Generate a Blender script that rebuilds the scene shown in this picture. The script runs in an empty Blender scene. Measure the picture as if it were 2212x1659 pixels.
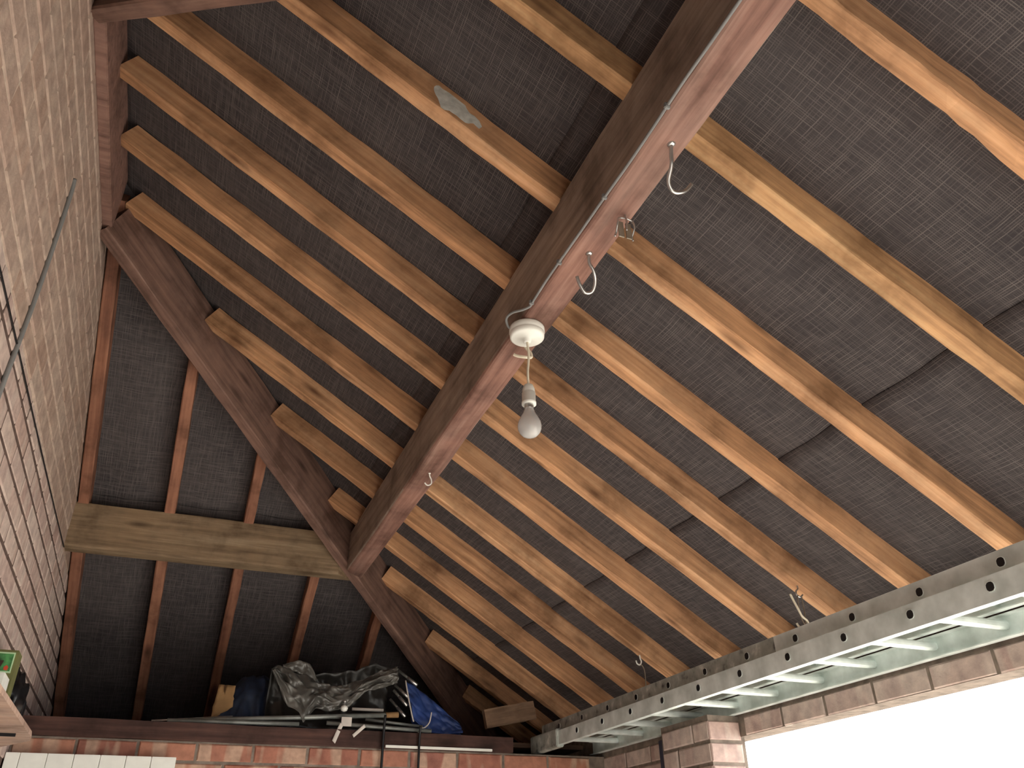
import bpy, bmesh, math, random
from mathutils import Vector, Matrix, noise

random.seed(7)
scene = bpy.context.scene
col = scene.collection
H = 1.6                                   # height of the camera above the floor

# ------------------------------------------------------------------ camera
RIGHT = Vector((0.92844804, -0.37120475, -0.01383046))
DOWN = Vector((0.18176892, 0.48647595, -0.85457662))
FWD = Vector((0.32395108, 0.79091604, 0.51914113))
FPX = 1760.0
cam_data = bpy.data.cameras.new('camera')
cam_data.sensor_fit = 'HORIZONTAL'
cam_data.sensor_width = 36.0
cam_data.lens = FPX / 2212 * 36.0
cam_data.clip_start = 0.02
cam = bpy.data.objects.new('camera', cam_data)
col.objects.link(cam)
rot = Matrix((RIGHT, -DOWN, -FWD)).transposed()
cam.matrix_world = Matrix.Translation((0, 0, H)) @ rot.to_4x4()
scene.camera = cam

# ------------------------------------------------------------------ light
world = bpy.data.worlds.new('overcast_sky')
scene.world = world
world.use_nodes = True
wb = world.node_tree.nodes['Background']
wb.inputs['Color'].default_value = (0.93, 0.97, 1.0, 1)
wb.inputs['Strength'].default_value = 1.0
sun_data = bpy.data.lights.new('sun', 'SUN')
sun_data.energy = 3.0
sun_data.angle = math.radians(3)
sun_data.color = (1.0, 0.965, 0.92)
sun = bpy.data.objects.new('sun', sun_data)
col.objects.link(sun)
sun_dir = Vector((-math.cos(math.radians(44)), 0.25, -math.sin(math.radians(44))))
sun.rotation_euler = sun_dir.to_track_quat('-Z', 'Y').to_euler()
sun.location = (8, 0, 8)
vs = scene.view_settings
vs.view_transform = 'Standard'
vs.look = 'None'
vs.gamma = 1.0
vs.use_curve_mapping = False
vs.exposure = 2.68
scene.cycles.max_bounces = 10
scene.cycles.diffuse_bounces = 6


# ------------------------------------------------------------------ material helpers
def lin(r, g, b):
    f = lambda c: (c / 255 / 12.92) if c / 255 <= 0.04045 else ((c / 255 + 0.055) / 1.055) ** 2.4
    return (f(r), f(g), f(b), 1)


def new_mat(name, rough=0.8, metal=0.0, spec=0.3):
    m = bpy.data.materials.new(name)
    m.use_nodes = True
    nt = m.node_tree
    b = nt.nodes['Principled BSDF']
    b.inputs['Roughness'].default_value = rough
    b.inputs['Metallic'].default_value = metal
    b.inputs['Specular IOR Level'].default_value = spec
    return m, nt, b


def N(nt, kind, **kw):
    n = nt.nodes.new(kind)
    for k, v in kw.items():
        if k in n.inputs:
            n.inputs[k].default_value = v
        else:
            setattr(n, k, v)
    return n


def ramp(nt, stops, interp='LINEAR'):
    n = nt.nodes.new('ShaderNodeValToRGB')
    n.color_ramp.interpolation = interp
    els = n.color_ramp.elements
    while len(els) > 1:
        els.remove(els[-1])
    els[0].position, els[0].color = stops[0]
    for p, c in stops[1:]:
        e = els.new(p)
        e.color = c
    return n


def mix(nt, fac, a, b, mode='MIX'):
    n = nt.nodes.new('ShaderNodeMix')
    n.data_type = 'RGBA'
    n.blend_type = mode
    n.clamp_factor = True
    for sock, v in ((n.inputs['Factor'], fac), (n.inputs['A'], a), (n.inputs['B'], b)):
        pass
    L = nt.links

    def put(sock, v):
        if hasattr(v, 'default_value') and hasattr(v, 'is_output'):
            L.new(v, sock)
        else:
            sock.default_value = v
    put(n.inputs[0], fac)
    put(n.inputs[6], a)
    put(n.inputs[7], b)
    return n.outputs[2]


def rand_coords(nt, scale):
    """object coordinates shifted by the object's own random number, then scaled"""
    L = nt.links
    tc = N(nt, 'ShaderNodeTexCoord')
    oi = N(nt, 'ShaderNodeObjectInfo')
    mul = N(nt, 'ShaderNodeVectorMath', operation='SCALE')
    mul.inputs[0].default_value = (37.0, 61.0, 83.0)
    L.new(oi.outputs['Random'], mul.inputs['Scale'])
    add = N(nt, 'ShaderNodeVectorMath', operation='ADD')
    L.new(tc.outputs['Object'], add.inputs[0])
    L.new(mul.outputs[0], add.inputs[1])
    mp = N(nt, 'ShaderNodeMapping')
    mp.inputs['Scale'].default_value = scale
    L.new(add.outputs[0], mp.inputs['Vector'])
    return mp.outputs[0], add.outputs[0], oi.outputs['Random']


def wood_mat(name, dark, mid, light, vary=0.25, rough=0.75, knots=True, streak=0.0, streak_col=(200, 190, 175)):
    m, nt, b = new_mat(name, rough)
    L = nt.links
    grain_v, raw, rnd = rand_coords(nt, (2.2, 45, 45))
    n1 = N(nt, 'ShaderNodeTexNoise', Scale=1.0, Detail=6.0, Roughness=0.65)
    L.new(grain_v, n1.inputs['Vector'])
    r1 = ramp(nt, [(0.25, lin(*dark)), (0.5, lin(*mid)), (0.78, lin(*light))])
    L.new(n1.outputs['Fac'], r1.inputs['Fac'])
    # broad blotches of ageing along the timber
    n2 = N(nt, 'ShaderNodeTexNoise', Scale=5.0, Detail=5.0, Roughness=0.6)
    L.new(raw, n2.inputs['Vector'])
    r2 = ramp(nt, [(0.33, (0.46, 0.43, 0.40, 1)), (0.48, (0.92, 0.92, 0.92, 1)), (0.66, (1.22, 1.2, 1.16, 1))])
    L.new(n2.outputs['Fac'], r2.inputs['Fac'])
    c = mix(nt, 0.9, r1.outputs['Color'], r2.outputs['Color'], 'MULTIPLY')
    # per-timber tint
    r3 = ramp(nt, [(0.0, (1 - vary, 1 - vary * 1.2, 1 - vary * 1.3, 1)), (1.0, (1 + vary * 0.6, 1 + vary * 0.6, 1 + vary * 0.5, 1))])
    L.new(rnd, r3.inputs['Fac'])
    c = mix(nt, 1.0, c, r3.outputs['Color'], 'MULTIPLY')
    if knots:
        v = N(nt, 'ShaderNodeTexVoronoi', Scale=1.0)
        mp = N(nt, 'ShaderNodeMapping')
        mp.inputs['Scale'].default_value = (3.2, 11.0, 11.0)
        L.new(raw, mp.inputs['Vector'])
        L.new(mp.outputs[0], v.inputs['Vector'])
        rk = ramp(nt, [(0.04, (.75, .75, .75, 1)), (0.22, (0, 0, 0, 1))])
        L.new(v.outputs['Distance'], rk.inputs['Fac'])
        c = mix(nt, rk.outputs['Color'], c, lin(dark[0] * .62, dark[1] * .55, dark[2] * .5))
    if streak:
        sv, _, _ = rand_coords(nt, (1.3, 12, 12))
        n4 = N(nt, 'ShaderNodeTexNoise', Scale=1.0, Detail=4.0)
        L.new(sv, n4.inputs['Vector'])
        r4 = ramp(nt, [(0.52, (0, 0, 0, 1)), (0.75, (streak, streak, streak, 1))])
        L.new(n4.outputs['Fac'], r4.inputs['Fac'])
        c = mix(nt, r4.outputs['Color'], c, lin(*streak_col))
    L.new(c, b.inputs['Base Color'])
    bp = N(nt, 'ShaderNodeBump', Strength=0.35, Distance=0.003)
    L.new(n1.outputs['Fac'], bp.inputs['Height'])
    L.new(bp.outputs['Normal'], b.inputs['Normal'])
    return m


def brick_mat(name, cols, pale, pale_amount, rough=0.92):
    m, nt, b = new_mat(name, rough, spec=0.15)
    L = nt.links
    v, raw, rnd = rand_coords(nt, (1, 1, 1))
    r0 = ramp(nt, [(i / (len(cols) - 1), lin(*c)) for i, c in enumerate(cols)])
    L.new(rnd, r0.inputs['Fac'])
    # kiss-mark bands across the brick's length (local x)
    mp = N(nt, 'ShaderNodeMapping')
    mp.inputs['Scale'].default_value = (15, 1.5, 2.0)
    L.new(raw, mp.inputs['Vector'])
    nb = N(nt, 'ShaderNodeTexNoise', Scale=1.0, Detail=1.0)
    L.new(mp.outputs[0], nb.inputs['Vector'])
    rb = ramp(nt, [(0.50, (0, 0, 0, 1)), (0.56, (pale_amount,) * 3 + (1,))])
    L.new(nb.outputs['Fac'], rb.inputs['Fac'])
    c = mix(nt, rb.outputs['Color'], r0.outputs['Color'], lin(*pale))
    n2 = N(nt, 'ShaderNodeTexNoise', Scale=28.0, Detail=5.0)
    L.new(raw, n2.inputs['Vector'])
    r2 = ramp(nt, [(0.3, (0.68, 0.66, 0.66, 1)), (0.7, (1.15, 1.13, 1.1, 1))])
    L.new(n2.outputs['Fac'], r2.inputs['Fac'])
    c = mix(nt, 0.8, c, r2.outputs['Color'], 'MULTIPLY')
    L.new(c, b.inputs['Base Color'])
    n3 = N(nt, 'ShaderNodeTexNoise', Scale=160.0, Detail=3.0)
    L.new(raw, n3.inputs['Vector'])
    bp = N(nt, 'ShaderNodeBump', Strength=0.4, Distance=0.003)
    L.new(n3.outputs['Fac'], bp.inputs['Height'])
    L.new(bp.outputs['Normal'], b.inputs['Normal'])
    return m


def plain_mat(name, rgb, rough=0.6, metal=0.0, var=0.15, scale=20.0, spec=0.4, bump=0.0, stops=None):
    m, nt, b = new_mat(name, rough, metal, spec)
    L = nt.links
    v, raw, rnd = rand_coords(nt, (1, 1, 1))
    n = N(nt, 'ShaderNodeTexNoise', Scale=scale, Detail=4.0)
    L.new(raw, n.inputs['Vector'])
    a = lin(*[c * (1 - var) for c in rgb])
    z = lin(*[min(255, c * (1 + var)) for c in rgb])
    r = ramp(nt, stops or [(0.3, a), (0.7, z)])
    L.new(n.outputs['Fac'], r.inputs['Fac'])
    L.new(r.outputs['Color'], b.inputs['Base Color'])
    if bump:
        bp = N(nt, 'ShaderNodeBump', Strength=bump, Distance=0.004)
        L.new(n.outputs['Fac'], bp.inputs['Height'])
        L.new(bp.outputs['Normal'], b.inputs['Normal'])
    return m


def felt_mat():
    """bituminous sarking felt with a woven hessian backing: threads in two directions"""
    m, nt, b = new_mat('hessian_felt', 0.85, spec=0.25)
    L = nt.links
    tc = N(nt, 'ShaderNodeTexCoord')
    masks = []
    for ax, sc in (('X', (300, 11, 11)), ('Y', (11, 300, 11))):
        mp = N(nt, 'ShaderNodeMapping')
        mp.inputs['Scale'].default_value = sc
        L.new(tc.outputs['Object'], mp.inputs['Vector'])
        n = N(nt, 'ShaderNodeTexNoise', Scale=1.0, Detail=1.0, Roughness=0.4)
        L.new(mp.outputs[0], n.inputs['Vector'])
        r = ramp(nt, [(0.40, (0, 0, 0, 1)), (0.72, (1, 1, 1, 1))])
        L.new(n.outputs['Fac'], r.inputs['Fac'])
        w = N(nt, 'ShaderNodeTexWave', wave_type='BANDS', bands_direction=ax, Scale=68.0, Distortion=1.2, Detail=1.0)
        w.inputs['Detail Scale'].default_value = 0.6
        L.new(tc.outputs['Object'], w.inputs['Vector'])
        rw = ramp(nt, [(0.55, (0.12, 0.12, 0.12, 1)), (0.95, (1, 1, 1, 1))])
        L.new(w.outputs['Fac'], rw.inputs['Fac'])
        masks.append(mix(nt, 1.0, r.outputs['Color'], rw.outputs['Color'], 'MULTIPLY'))
    mx = mix(nt, 1.0, masks[0], masks[1], 'LIGHTEN')
    big = N(nt, 'ShaderNodeTexNoise', Scale=2.2, Detail=3.0)
    L.new(tc.outputs['Object'], big.inputs['Vector'])
    rb = ramp(nt, [(0.3, lin(57, 53, 56)), (0.7, lin(71, 66, 68))])
    L.new(big.outputs['Fac'], rb.inputs['Fac'])
    c = mix(nt, mx, rb.outputs['Color'], lin(116, 109, 107))
    L.new(c, b.inputs['Base Color'])
    bp = N(nt, 'ShaderNodeBump', Strength=0.3, Distance=0.002)
    L.new(mx, bp.inputs['Height'])
    L.new(bp.outputs['Normal'], b.inputs['Normal'])
    return m


M = {}
M['rafter'] = wood_mat('pine_rafter', (144, 106, 78), (200, 152, 114), (226, 184, 146), vary=0.12)
M['rafter_sunlit'] = wood_mat('sunlit_pine_rafter', (152, 114, 82), (208, 162, 118), (232, 194, 148), vary=0.05)  # second rafter's sunlit patches put into a paler wood colour
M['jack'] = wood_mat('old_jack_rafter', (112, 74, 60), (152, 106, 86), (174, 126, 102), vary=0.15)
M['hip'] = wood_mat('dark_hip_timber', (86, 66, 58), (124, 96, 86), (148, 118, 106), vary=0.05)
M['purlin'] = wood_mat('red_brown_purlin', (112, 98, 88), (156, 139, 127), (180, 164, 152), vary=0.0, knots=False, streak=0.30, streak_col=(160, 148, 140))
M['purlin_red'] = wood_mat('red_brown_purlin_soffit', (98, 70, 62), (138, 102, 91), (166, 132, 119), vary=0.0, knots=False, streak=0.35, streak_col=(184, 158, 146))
M['hip_purlin'] = wood_mat('weathered_tan_purlin', (100, 82, 64), (140, 118, 94), (172, 152, 126), vary=0.0)
M['plate'] = wood_mat('dark_plate', (52, 34, 30), (78, 54, 48), (98, 70, 62), vary=0.1)
M['ridge'] = wood_mat('ridge_board', (100, 74, 66), (136, 104, 94), (156, 124, 112), vary=0.0)
M['deck'] = wood_mat('deck_boards', (58, 44, 36), (86, 66, 54), (104, 84, 70), vary=0.2)
M['offcut'] = wood_mat('offcut', (96, 74, 58), (136, 110, 90), (160, 136, 112), vary=0.0)
M['shelf'] = wood_mat('pinkish_shelf', (150, 120, 106), (184, 154, 138), (204, 178, 162), vary=0.0, knots=False)
M['felt'] = felt_mat()
M['brick_grey'] = brick_mat('sooty_pink_brick', [(172, 150, 138), (180, 158, 146), (174, 150, 138), (184, 164, 152), (172, 146, 132), (178, 156, 144)], (194, 176, 162), 0.3)
M['brick_pink'] = brick_mat('pinkish_brick', [(188, 164, 156), (198, 178, 170), (182, 156, 148), (204, 186, 178), (190, 164, 154), (194, 172, 164)], (212, 198, 188), 0.4)
M['brick_red'] = brick_mat('red_brick', [(164, 108, 92), (180, 124, 104), (146, 98, 88), (188, 134, 112), (158, 110, 100), (174, 114, 94)], (206, 178, 156), 0.7)
M['mortar_pale'] = plain_mat('cream_mortar', (202, 184, 168), 0.95, var=0.12, scale=30, spec=0.1, bump=0.3)
M['mortar_grey'] = plain_mat('grey_mortar', (128, 116, 106), 0.95, var=0.15, scale=30, spec=0.1, bump=0.3)
M['mortar_dark'] = plain_mat('dark_mortar', (98, 82, 76), 0.95, var=0.15, scale=30, spec=0.1, bump=0.3)
M['concrete'] = plain_mat('concrete', (176, 170, 160), 0.9, var=0.06, scale=6, spec=0.1)
M['board'] = plain_mat('roof_boarding', (40, 34, 30), 0.9, var=0.1)
M['white'] = plain_mat('white_plastic', (238, 238, 232), 0.35, var=0.02)
M['cream'] = plain_mat('cream_flex', (232, 224, 204), 0.5, var=0.02)
M['white_paint'] = plain_mat('white_painted_board', (240, 240, 232), 0.5, var=0.02)
M['alu'] = plain_mat('weathered_aluminium', (224, 235, 230), 0.45, metal=0.2, var=0.1, scale=14, bump=0.1)
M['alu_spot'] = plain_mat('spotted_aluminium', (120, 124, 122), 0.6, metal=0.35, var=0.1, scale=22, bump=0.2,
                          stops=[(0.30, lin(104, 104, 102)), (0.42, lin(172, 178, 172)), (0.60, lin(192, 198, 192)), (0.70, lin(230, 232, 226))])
M['dull_alu'] = plain_mat('dull_aluminium', (132, 134, 130), 0.45, metal=0.4, var=0.15, scale=14)
M['steel'] = plain_mat('bright_steel', (196, 196, 196), 0.3, metal=0.9, var=0.05)
M['rusty'] = plain_mat('dull_wire', (150, 140, 126), 0.5, metal=0.5, var=0.1)
M['black'] = plain_mat('black_plastic', (26, 26, 28), 0.35, var=0.2, scale=30)
M['polythene'] = plain_mat('grey_polythene', (88, 86, 82), 0.32, var=0.22, scale=9, spec=0.6)
M['polythene_shaded'] = plain_mat('shaded_polythene', (42, 40, 38), 0.4, var=0.25, scale=9, spec=0.5)  # same polythene, darkened to paint the shade in the bag's hollow
M['tarp'] = plain_mat('blue_tarpaulin', (44, 66, 122), 0.5, var=0.18, scale=12)
M['tarp_dull'] = plain_mat('dusty_blue_sheet', (42, 54, 78), 0.6, var=0.25, scale=12)
M['card'] = plain_mat('brown_cardboard', (150, 116, 78), 0.9, var=0.08)
M['cable_grey'] = plain_mat('grey_cable', (128, 128, 128), 0.55, var=0.05)
M['paper'] = plain_mat('pale_paper', (212, 204, 196), 0.8, var=0.06)
M['green'] = plain_mat('green_print', (70, 128, 74), 0.6, var=0.35, scale=38)
M['green_box'] = plain_mat('olive_box', (108, 108, 66), 0.8, var=0.12)
M['red'] = plain_mat('red_print', (196, 74, 48), 0.6, var=0.05)
M['pot'] = plain_mat('brown_print', (62, 44, 34), 0.6, var=0.1)
M['leaf_pale'] = plain_mat('pale_green_border', (186, 214, 172), 0.6, var=0.03)
M['efflor'] = plain_mat('white_crust', (206, 206, 200), 0.95, var=0.08, scale=60, bump=0.6)
M['gap_shade_board'] = plain_mat('gap_shade_slate', (66, 66, 84), 0.8, var=0.1)

m, nt, b = new_mat('pearl_glass', 0.16, spec=0.5)
b.inputs['Base Color'].default_value = (0.82, 0.82, 0.82, 1)
b.inputs['Transmission Weight'].default_value = 0.55
b.inputs['IOR'].default_value = 1.45
M['glass'] = m


# ------------------------------------------------------------------ object helpers
def W(x, y, z):
    """camera-relative metres to world metres"""
    return Vector((x, y, z + H))


def mesh_obj(name, verts, faces, mat, parent=None, smooth=False, matrix=None):
    me = bpy.data.meshes.new(name)
    me.from_pydata([tuple(v) for v in verts], [], faces)
    me.validate()
    bm = bmesh.new()
    bm.from_mesh(me)
    bmesh.ops.recalc_face_normals(bm, faces=bm.faces)
    bm.to_mesh(me)
    bm.free()
    if smooth:
        for p in me.polygons:
            p.use_smooth = True
    me.materials.append(mat)
    o = bpy.data.objects.new(name, me)
    col.objects.link(o)
    if matrix is not None:
        o.matrix_world = matrix
    if parent is not None:
        o.parent = parent
        o.matrix_parent_inverse = Matrix.Identity(4)
    return o


def empty(name, loc=(0, 0, 0)):
    o = bpy.data.objects.new(name, None)
    o.empty_display_size = 0.05
    col.objects.link(o)
    o.location = loc
    return o


def tag(o, label, cat, group=None):
    o['label'] = label
    o['category'] = cat
    if group:
        o['group'] = group
    return o


def structure(o, label, cat):
    o['kind'] = 'structure'
    return tag(o, label, cat)


def box_data(x0, x1, y0, y1, z0, z1):
    v = [(x, y, z) for x in (x0, x1) for y in (y0, y1) for z in (z0, z1)]
    f = [(0, 1, 3, 2), (4, 6, 7, 5), (0, 4, 5, 1), (2, 3, 7, 6), (0, 2, 6, 4), (1, 5, 7, 3)]
    return v, f


def merge(parts):
    V, F = [], []
    for v, f in parts:
        o = len(V)
        V += list(v)
        F += [tuple(i + o for i in q) for q in f]
    return V, F


def box(name, x0, x1, y0, y1, z0, z1, mat, parent=None, bevel=0.0):
    """box given in camera-relative metres, origin at its centre"""
    c = W((x0 + x1) / 2, (y0 + y1) / 2, (z0 + z1) / 2)
    if parent is not None:
        c = c - parent.location
    dx, dy, dz = (x1 - x0) / 2, (y1 - y0) / 2, (z1 - z0) / 2
    v, f = box_data(-dx, dx, -dy, dy, -dz, dz)
    o = mesh_obj(name, v, f, mat, parent)
    o.location = c
    if bevel:
        bm = bmesh.new()
        bm.from_mesh(o.data)
        bmesh.ops.bevel(bm, geom=bm.edges[:], offset=bevel, segments=2, affect='EDGES')
        bm.to_mesh(o.data)
        bm.free()
    return o


def tube_data(path, r, seg=8, caps=True, radii=None):
    path = [Vector(p) for p in path]
    V, F = [], []
    up = None
    n = len(path)
    for i, p in enumerate(path):
        t = (path[min(i + 1, n - 1)] - path[max(i - 1, 0)]).normalized()
        if up is None:
            up = Vector((0, 0, 1)) if abs(t.z) < 0.9 else Vector((1, 0, 0))
        s = t.cross(up)
        if s.length < 1e-6:
            s = t.orthogonal()
        s.normalize()
        up = s.cross(t).normalized()
        rr = radii[i] if radii else r
        for k in range(seg):
            a = 2 * math.pi * k / seg
            V.append(p + s * (math.cos(a) * rr) + up * (math.sin(a) * rr))
    for i in range(n - 1):
        for k in range(seg):
            k2 = (k + 1) % seg
            F.append((i * seg + k, i * seg + k2, (i + 1) * seg + k2, (i + 1) * seg + k))
    if caps:
        F.append(tuple(range(seg))[::-1])
        F.append(tuple((n - 1) * seg + k for k in range(seg)))
    return V, F


def smooth_path(pts, sub=6):
    """Catmull-Rom through the points"""
    pts = [Vector(p) for p in pts]
    out = []
    for i in range(len(pts) - 1):
        p0 = pts[max(i - 1, 0)]
        p1, p2 = pts[i], pts[i + 1]
        p3 = pts[min(i + 2, len(pts) - 1)]
        for s in range(sub):
            t = s / sub
            out.append(0.5 * ((2 * p1) + (p2 - p0) * t + (2 * p0 - 5 * p1 + 4 * p2 - p3) * t * t + (-p0 + 3 * p1 - 3 * p2 + p3) * t ** 3))
    out.append(pts[-1])
    return out


def tube(name, pts, r, mat, parent=None, seg=8, sub=6, radii=None):
    """round bar through camera-relative points; origin at the first point"""
    p = smooth_path(pts, sub) if sub else [Vector(q) for q in pts]
    o0 = p[0].copy()
    v, f = tube_data([q - o0 for q in p], r, seg, True, radii)
    o = mesh_obj(name, v, f, mat, parent, smooth=True)
    loc = W(*o0)
    if parent is not None:
        loc = loc - parent.location
    o.location = loc
    return o


def under(child, part):
    """make a part the sub-part of another part of the same thing"""
    child.location = child.location - part.location
    child.parent = part
    return child


def lathe(name, prof, mat, centre, parent=None, seg=32):
    """profile [(r, z)] turned about a vertical axis through centre (camera-relative)"""
    V, F = [], []
    for r, z in prof:
        for k in range(seg):
            a = 2 * math.pi * k / seg
            V.append((r * math.cos(a), r * math.sin(a), z))
    for i in range(len(prof) - 1):
        for k in range(seg):
            k2 = (k + 1) % seg
            F.append((i * seg + k, i * seg + k2, (i + 1) * seg + k2, (i + 1) * seg + k))
    F.append(tuple(range(seg)))
    F.append(tuple((len(prof) - 1) * seg + k for k in range(seg)))
    o = mesh_obj(name, V, F, mat, parent, smooth=True)
    loc = W(*centre)
    if parent is not None:
        loc = loc - parent.location
    o.location = loc
    return o


def timber(name, p0, p1, width, depth, mat, up, seg=16, jitter=0.0015, chamfer=0.004, waney=None, seed=0, parent=None):
    """a sawn timber: its UNDERSIDE centre line runs p0 -> p1 (camera-relative), depth along up"""
    p0, p1 = W(*p0), W(*p1)
    ax = (p1 - p0)
    Ln = ax.length
    ax.normalize()
    up = Vector(up)
    side = up.cross(ax).normalized()
    up = ax.cross(side).normalized()
    rnd = random.Random(seed)
    w, c = width / 2, chamfer
    ring = [(-w + c, 0), (w - c, 0), (w, c), (w, depth), (-w, depth), (-w, c)]
    V, F = [], []
    for i in range(seg + 1):
        t = i / seg
        for j, (a, d) in enumerate(ring):
            ja, jd = rnd.uniform(-jitter, jitter), rnd.uniform(-jitter, jitter)
            aa, dd = a + ja, d + jd
            if waney:
                aa, dd = waney(t, j, aa, dd)
            V.append((t * Ln, aa, dd))
    nr = len(ring)
    for i in range(seg):
        for j in range(nr):
            j2 = (j + 1) % nr
            F.append((i * nr + j, i * nr + j2, (i + 1) * nr + j2, (i + 1) * nr + j))
    F.append(tuple(range(nr)))
    F.append(tuple(seg * nr + j for j in range(nr)))
    mw = Matrix((ax, side, up)).transposed().to_4x4()
    mw.translation = p0
    return mesh_obj(name, V, F, mat, parent, matrix=mw)


def seen(p, margin=60):
    """is a camera-relative point inside the photograph's frame (plus a margin in its pixels)?"""
    p = Vector(p)
    d = p.dot(FWD)
    if d <= 0.05:
        return False
    x = 1106 + FPX * p.dot(RIGHT) / d
    y = 829.5 + FPX * p.dot(DOWN) / d
    return -margin < x < 2212 + margin and -margin < y < 1659 + margin


# ------------------------------------------------------------------ roof geometry (camera-relative)
K = 0.625                                  # slope of every roof face
XL, XR = -0.526, 2.04                      # inner faces of the two long walls
YB = 3.87                                  # brick cross wall at the back
YE, YN = 5.17, -0.87                       # far and near end walls
CF, CN = 3.126, 1.175                      # hips in plan: y - x = CF, x + y = CN
zm = lambda x, off=0.0: 1.8754 + off - K * x            # main slope, underside of the rafters
zf = lambda y, off=0.0: 3.829 + off - K * y             # far hip slope
zn = lambda y, off=0.0: 1.141 + off + K * y             # near hip slope
cs, sn = 1 / math.hypot(1, K), K / math.hypot(1, K)

# ------------------------------------------------------------------ floor and walls
o = box('floor', -0.8, 2.10, -1.1, 5.4, -H - 0.1, -H, M['concrete'])
structure(o, 'pale concrete floor of the garage', 'floor')
o = box('driveway', 2.10, 14, -9, 12, -H - 0.12, -H - 0.02, M['concrete'])
structure(o, 'pale concrete driveway outside the open doorway', 'ground')
o = box('yard', -8, 2.10, -12, -1.1, -H - 0.12, -H - 0.02, M['concrete'])
structure(o, 'pale concrete yard outside the added near doorway', 'ground')


def brick_mesh(name, ln, ht, dp, seed):
    """brick with local x along its length, y = outwards, z up; worn arrises"""
    r = random.Random(seed)
    e = 0.0045
    a, h = ln / 2, ht / 2
    V = []
    for (y, s) in ((0, 0), (dp - e, 0), (dp, e)):
        for sx, sz in ((-1, -1), (1, -1), (1, 1), (-1, 1)):
            q = r.uniform(-0.0016, 0.0016)
            V.append((sx * (a - s) + q, y + (r.uniform(-.0008, .0008) if y else 0), sz * (h - s) + r.uniform(-0.0014, 0.0014)))
    F = []
    for i in range(2):
        for k in range(4):
            k2 = (k + 1) % 4
            F.append((i * 4 + k, i * 4 + k2, i * 4 + 4 + k2, i * 4 + 4 + k))
    F.append((8, 9, 10, 11))
    return V, F


BRICKS = {}


def brick_data(kind, mat):
    """shared meshes, five worn variants of each kind"""
    key = (kind, mat.name)
    if key not in BRICKS:
        lst = []
        for s in range(5):
            ln = {'stretcher': 0.215, 'header': 0.1025, 'bat': 0.14, 'tight_stretcher': 0.221, 'tight_header': 0.109}[kind]
            V, F = brick_mesh('brick', ln, 0.070 if 'tight' in kind else 0.0645, 0.012, hash((kind, s)) % 1000 if False else s * 7 + len(kind))
            me = bpy.data.meshes.new('brick')
            me.from_pydata(V, [], F)
            bm = bmesh.new()
            bm.from_mesh(me)
            bmesh.ops.recalc_face_normals(bm, faces=bm.faces)
            bm.to_mesh(me)
            bm.free()
            me.materials.append(mat)
            lst.append(me)
        BRICKS[key] = lst
    return BRICKS[key]


def lay_bricks(wall, spots, mat, limit=300, prefix='brick'):
    """spots: (centre of the brick's back plane in camera-relative metres, rotation about z, kind).
    Bricks in the photograph become parts of the wall, the rest one joined part."""
    vis, rest = [], []
    for s in spots:
        (vis if seen(s[0], 90) else rest).append(s)
    vis.sort(key=lambda s: Vector(s[0]).length)
    rest += vis[limit:]
    vis = vis[:limit]
    rnd = random.Random(3)
    for c, rz, kind in vis:
        me = brick_data(kind, mat)[rnd.randrange(5)]
        o = bpy.data.objects.new('brick', me)
        col.objects.link(o)
        o.parent = wall
        o.location = W(*c) - wall.location
        o.rotation_euler = (0, 0, rz + (math.pi if False else 0))
    if rest:
        parts = []
        for c, rz, kind in rest:
            me = brick_data(kind, mat)[rnd.randrange(5)]
            R = Matrix.Rotation(rz, 4, 'Z')
            p = W(*c) - wall.location
            parts.append(([R @ v.co + p for v in me.vertices], [tuple(f.vertices) for f in me.polygons]))
        V, F = merge(parts)
        o = mesh_obj('remaining_bricks', V, F, mat, wall)
        o['kind'] = 'stuff'


COURSE = 0.0756
# left wall (the tall brick wall of the house)
o = wl = box('wall_left', XL - 0.2, XL - 0.0035, -1.05, 5.35, -H, 2.5, M['mortar_pale'])
structure(wl, 'tall sooty pinkish brick wall at left carrying the ridge', 'wall')
spots = []
rnd = random.Random(11)
for n in range(-14, 12):
    zc = 1.466 + (n + 0.5) * COURSE
    header = (n % 4 == 0)
    pitch = 0.1125 if header else 0.225
    y = 0.1 + (0.0563 if header else (0.1125 if n % 2 else 0.0)) + rnd.uniform(-.008, .008)
    while y < 5.0:
        zroof = min(2.204, zf(y) if y > 2.6 else (zn(y) if y < 1.7 else 9))
        if zc < zroof + 0.06:
            spots.append(((XL - 0.012 + rnd.uniform(-.0010, .0010), y, zc), -math.pi / 2, ('tight_' if zc > 1.22 else '') + ('header' if header else 'stretcher')))
        y += pitch
lay_bricks(wl, [q for q in spots if q[0][2] > 1.22], M['brick_grey'], 150)
lay_bricks(wl, [q for q in spots if q[0][2] < 1.22], M['brick_pink'], 150)
box('mortar_bed', XL - 0.01, XL - 0.0028, -1.04, 5.1, -H, 1.233, M['mortar_dark'], wl)

# back cross wall
o = wbk = box('wall_back', XL - 0.002, XR + 0.1, YB + 0.006, YB + 0.215, -H, 0.504, M['mortar_grey'])
structure(wbk, 'red brick cross wall below the loft at the back', 'wall')
spots = []
for n in range(0, 6):
    zc = 0.504 - (n + 0.5) * COURSE - 0.002
    x = -0.41 + (0.1132 if n % 2 else 0)
    while x < 2.05:
        spots.append(((x, YB + 0.012, zc), math.pi, 'stretcher'))
        x += 0.2262
lay_bricks(wbk, spots, M['brick_red'])

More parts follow.
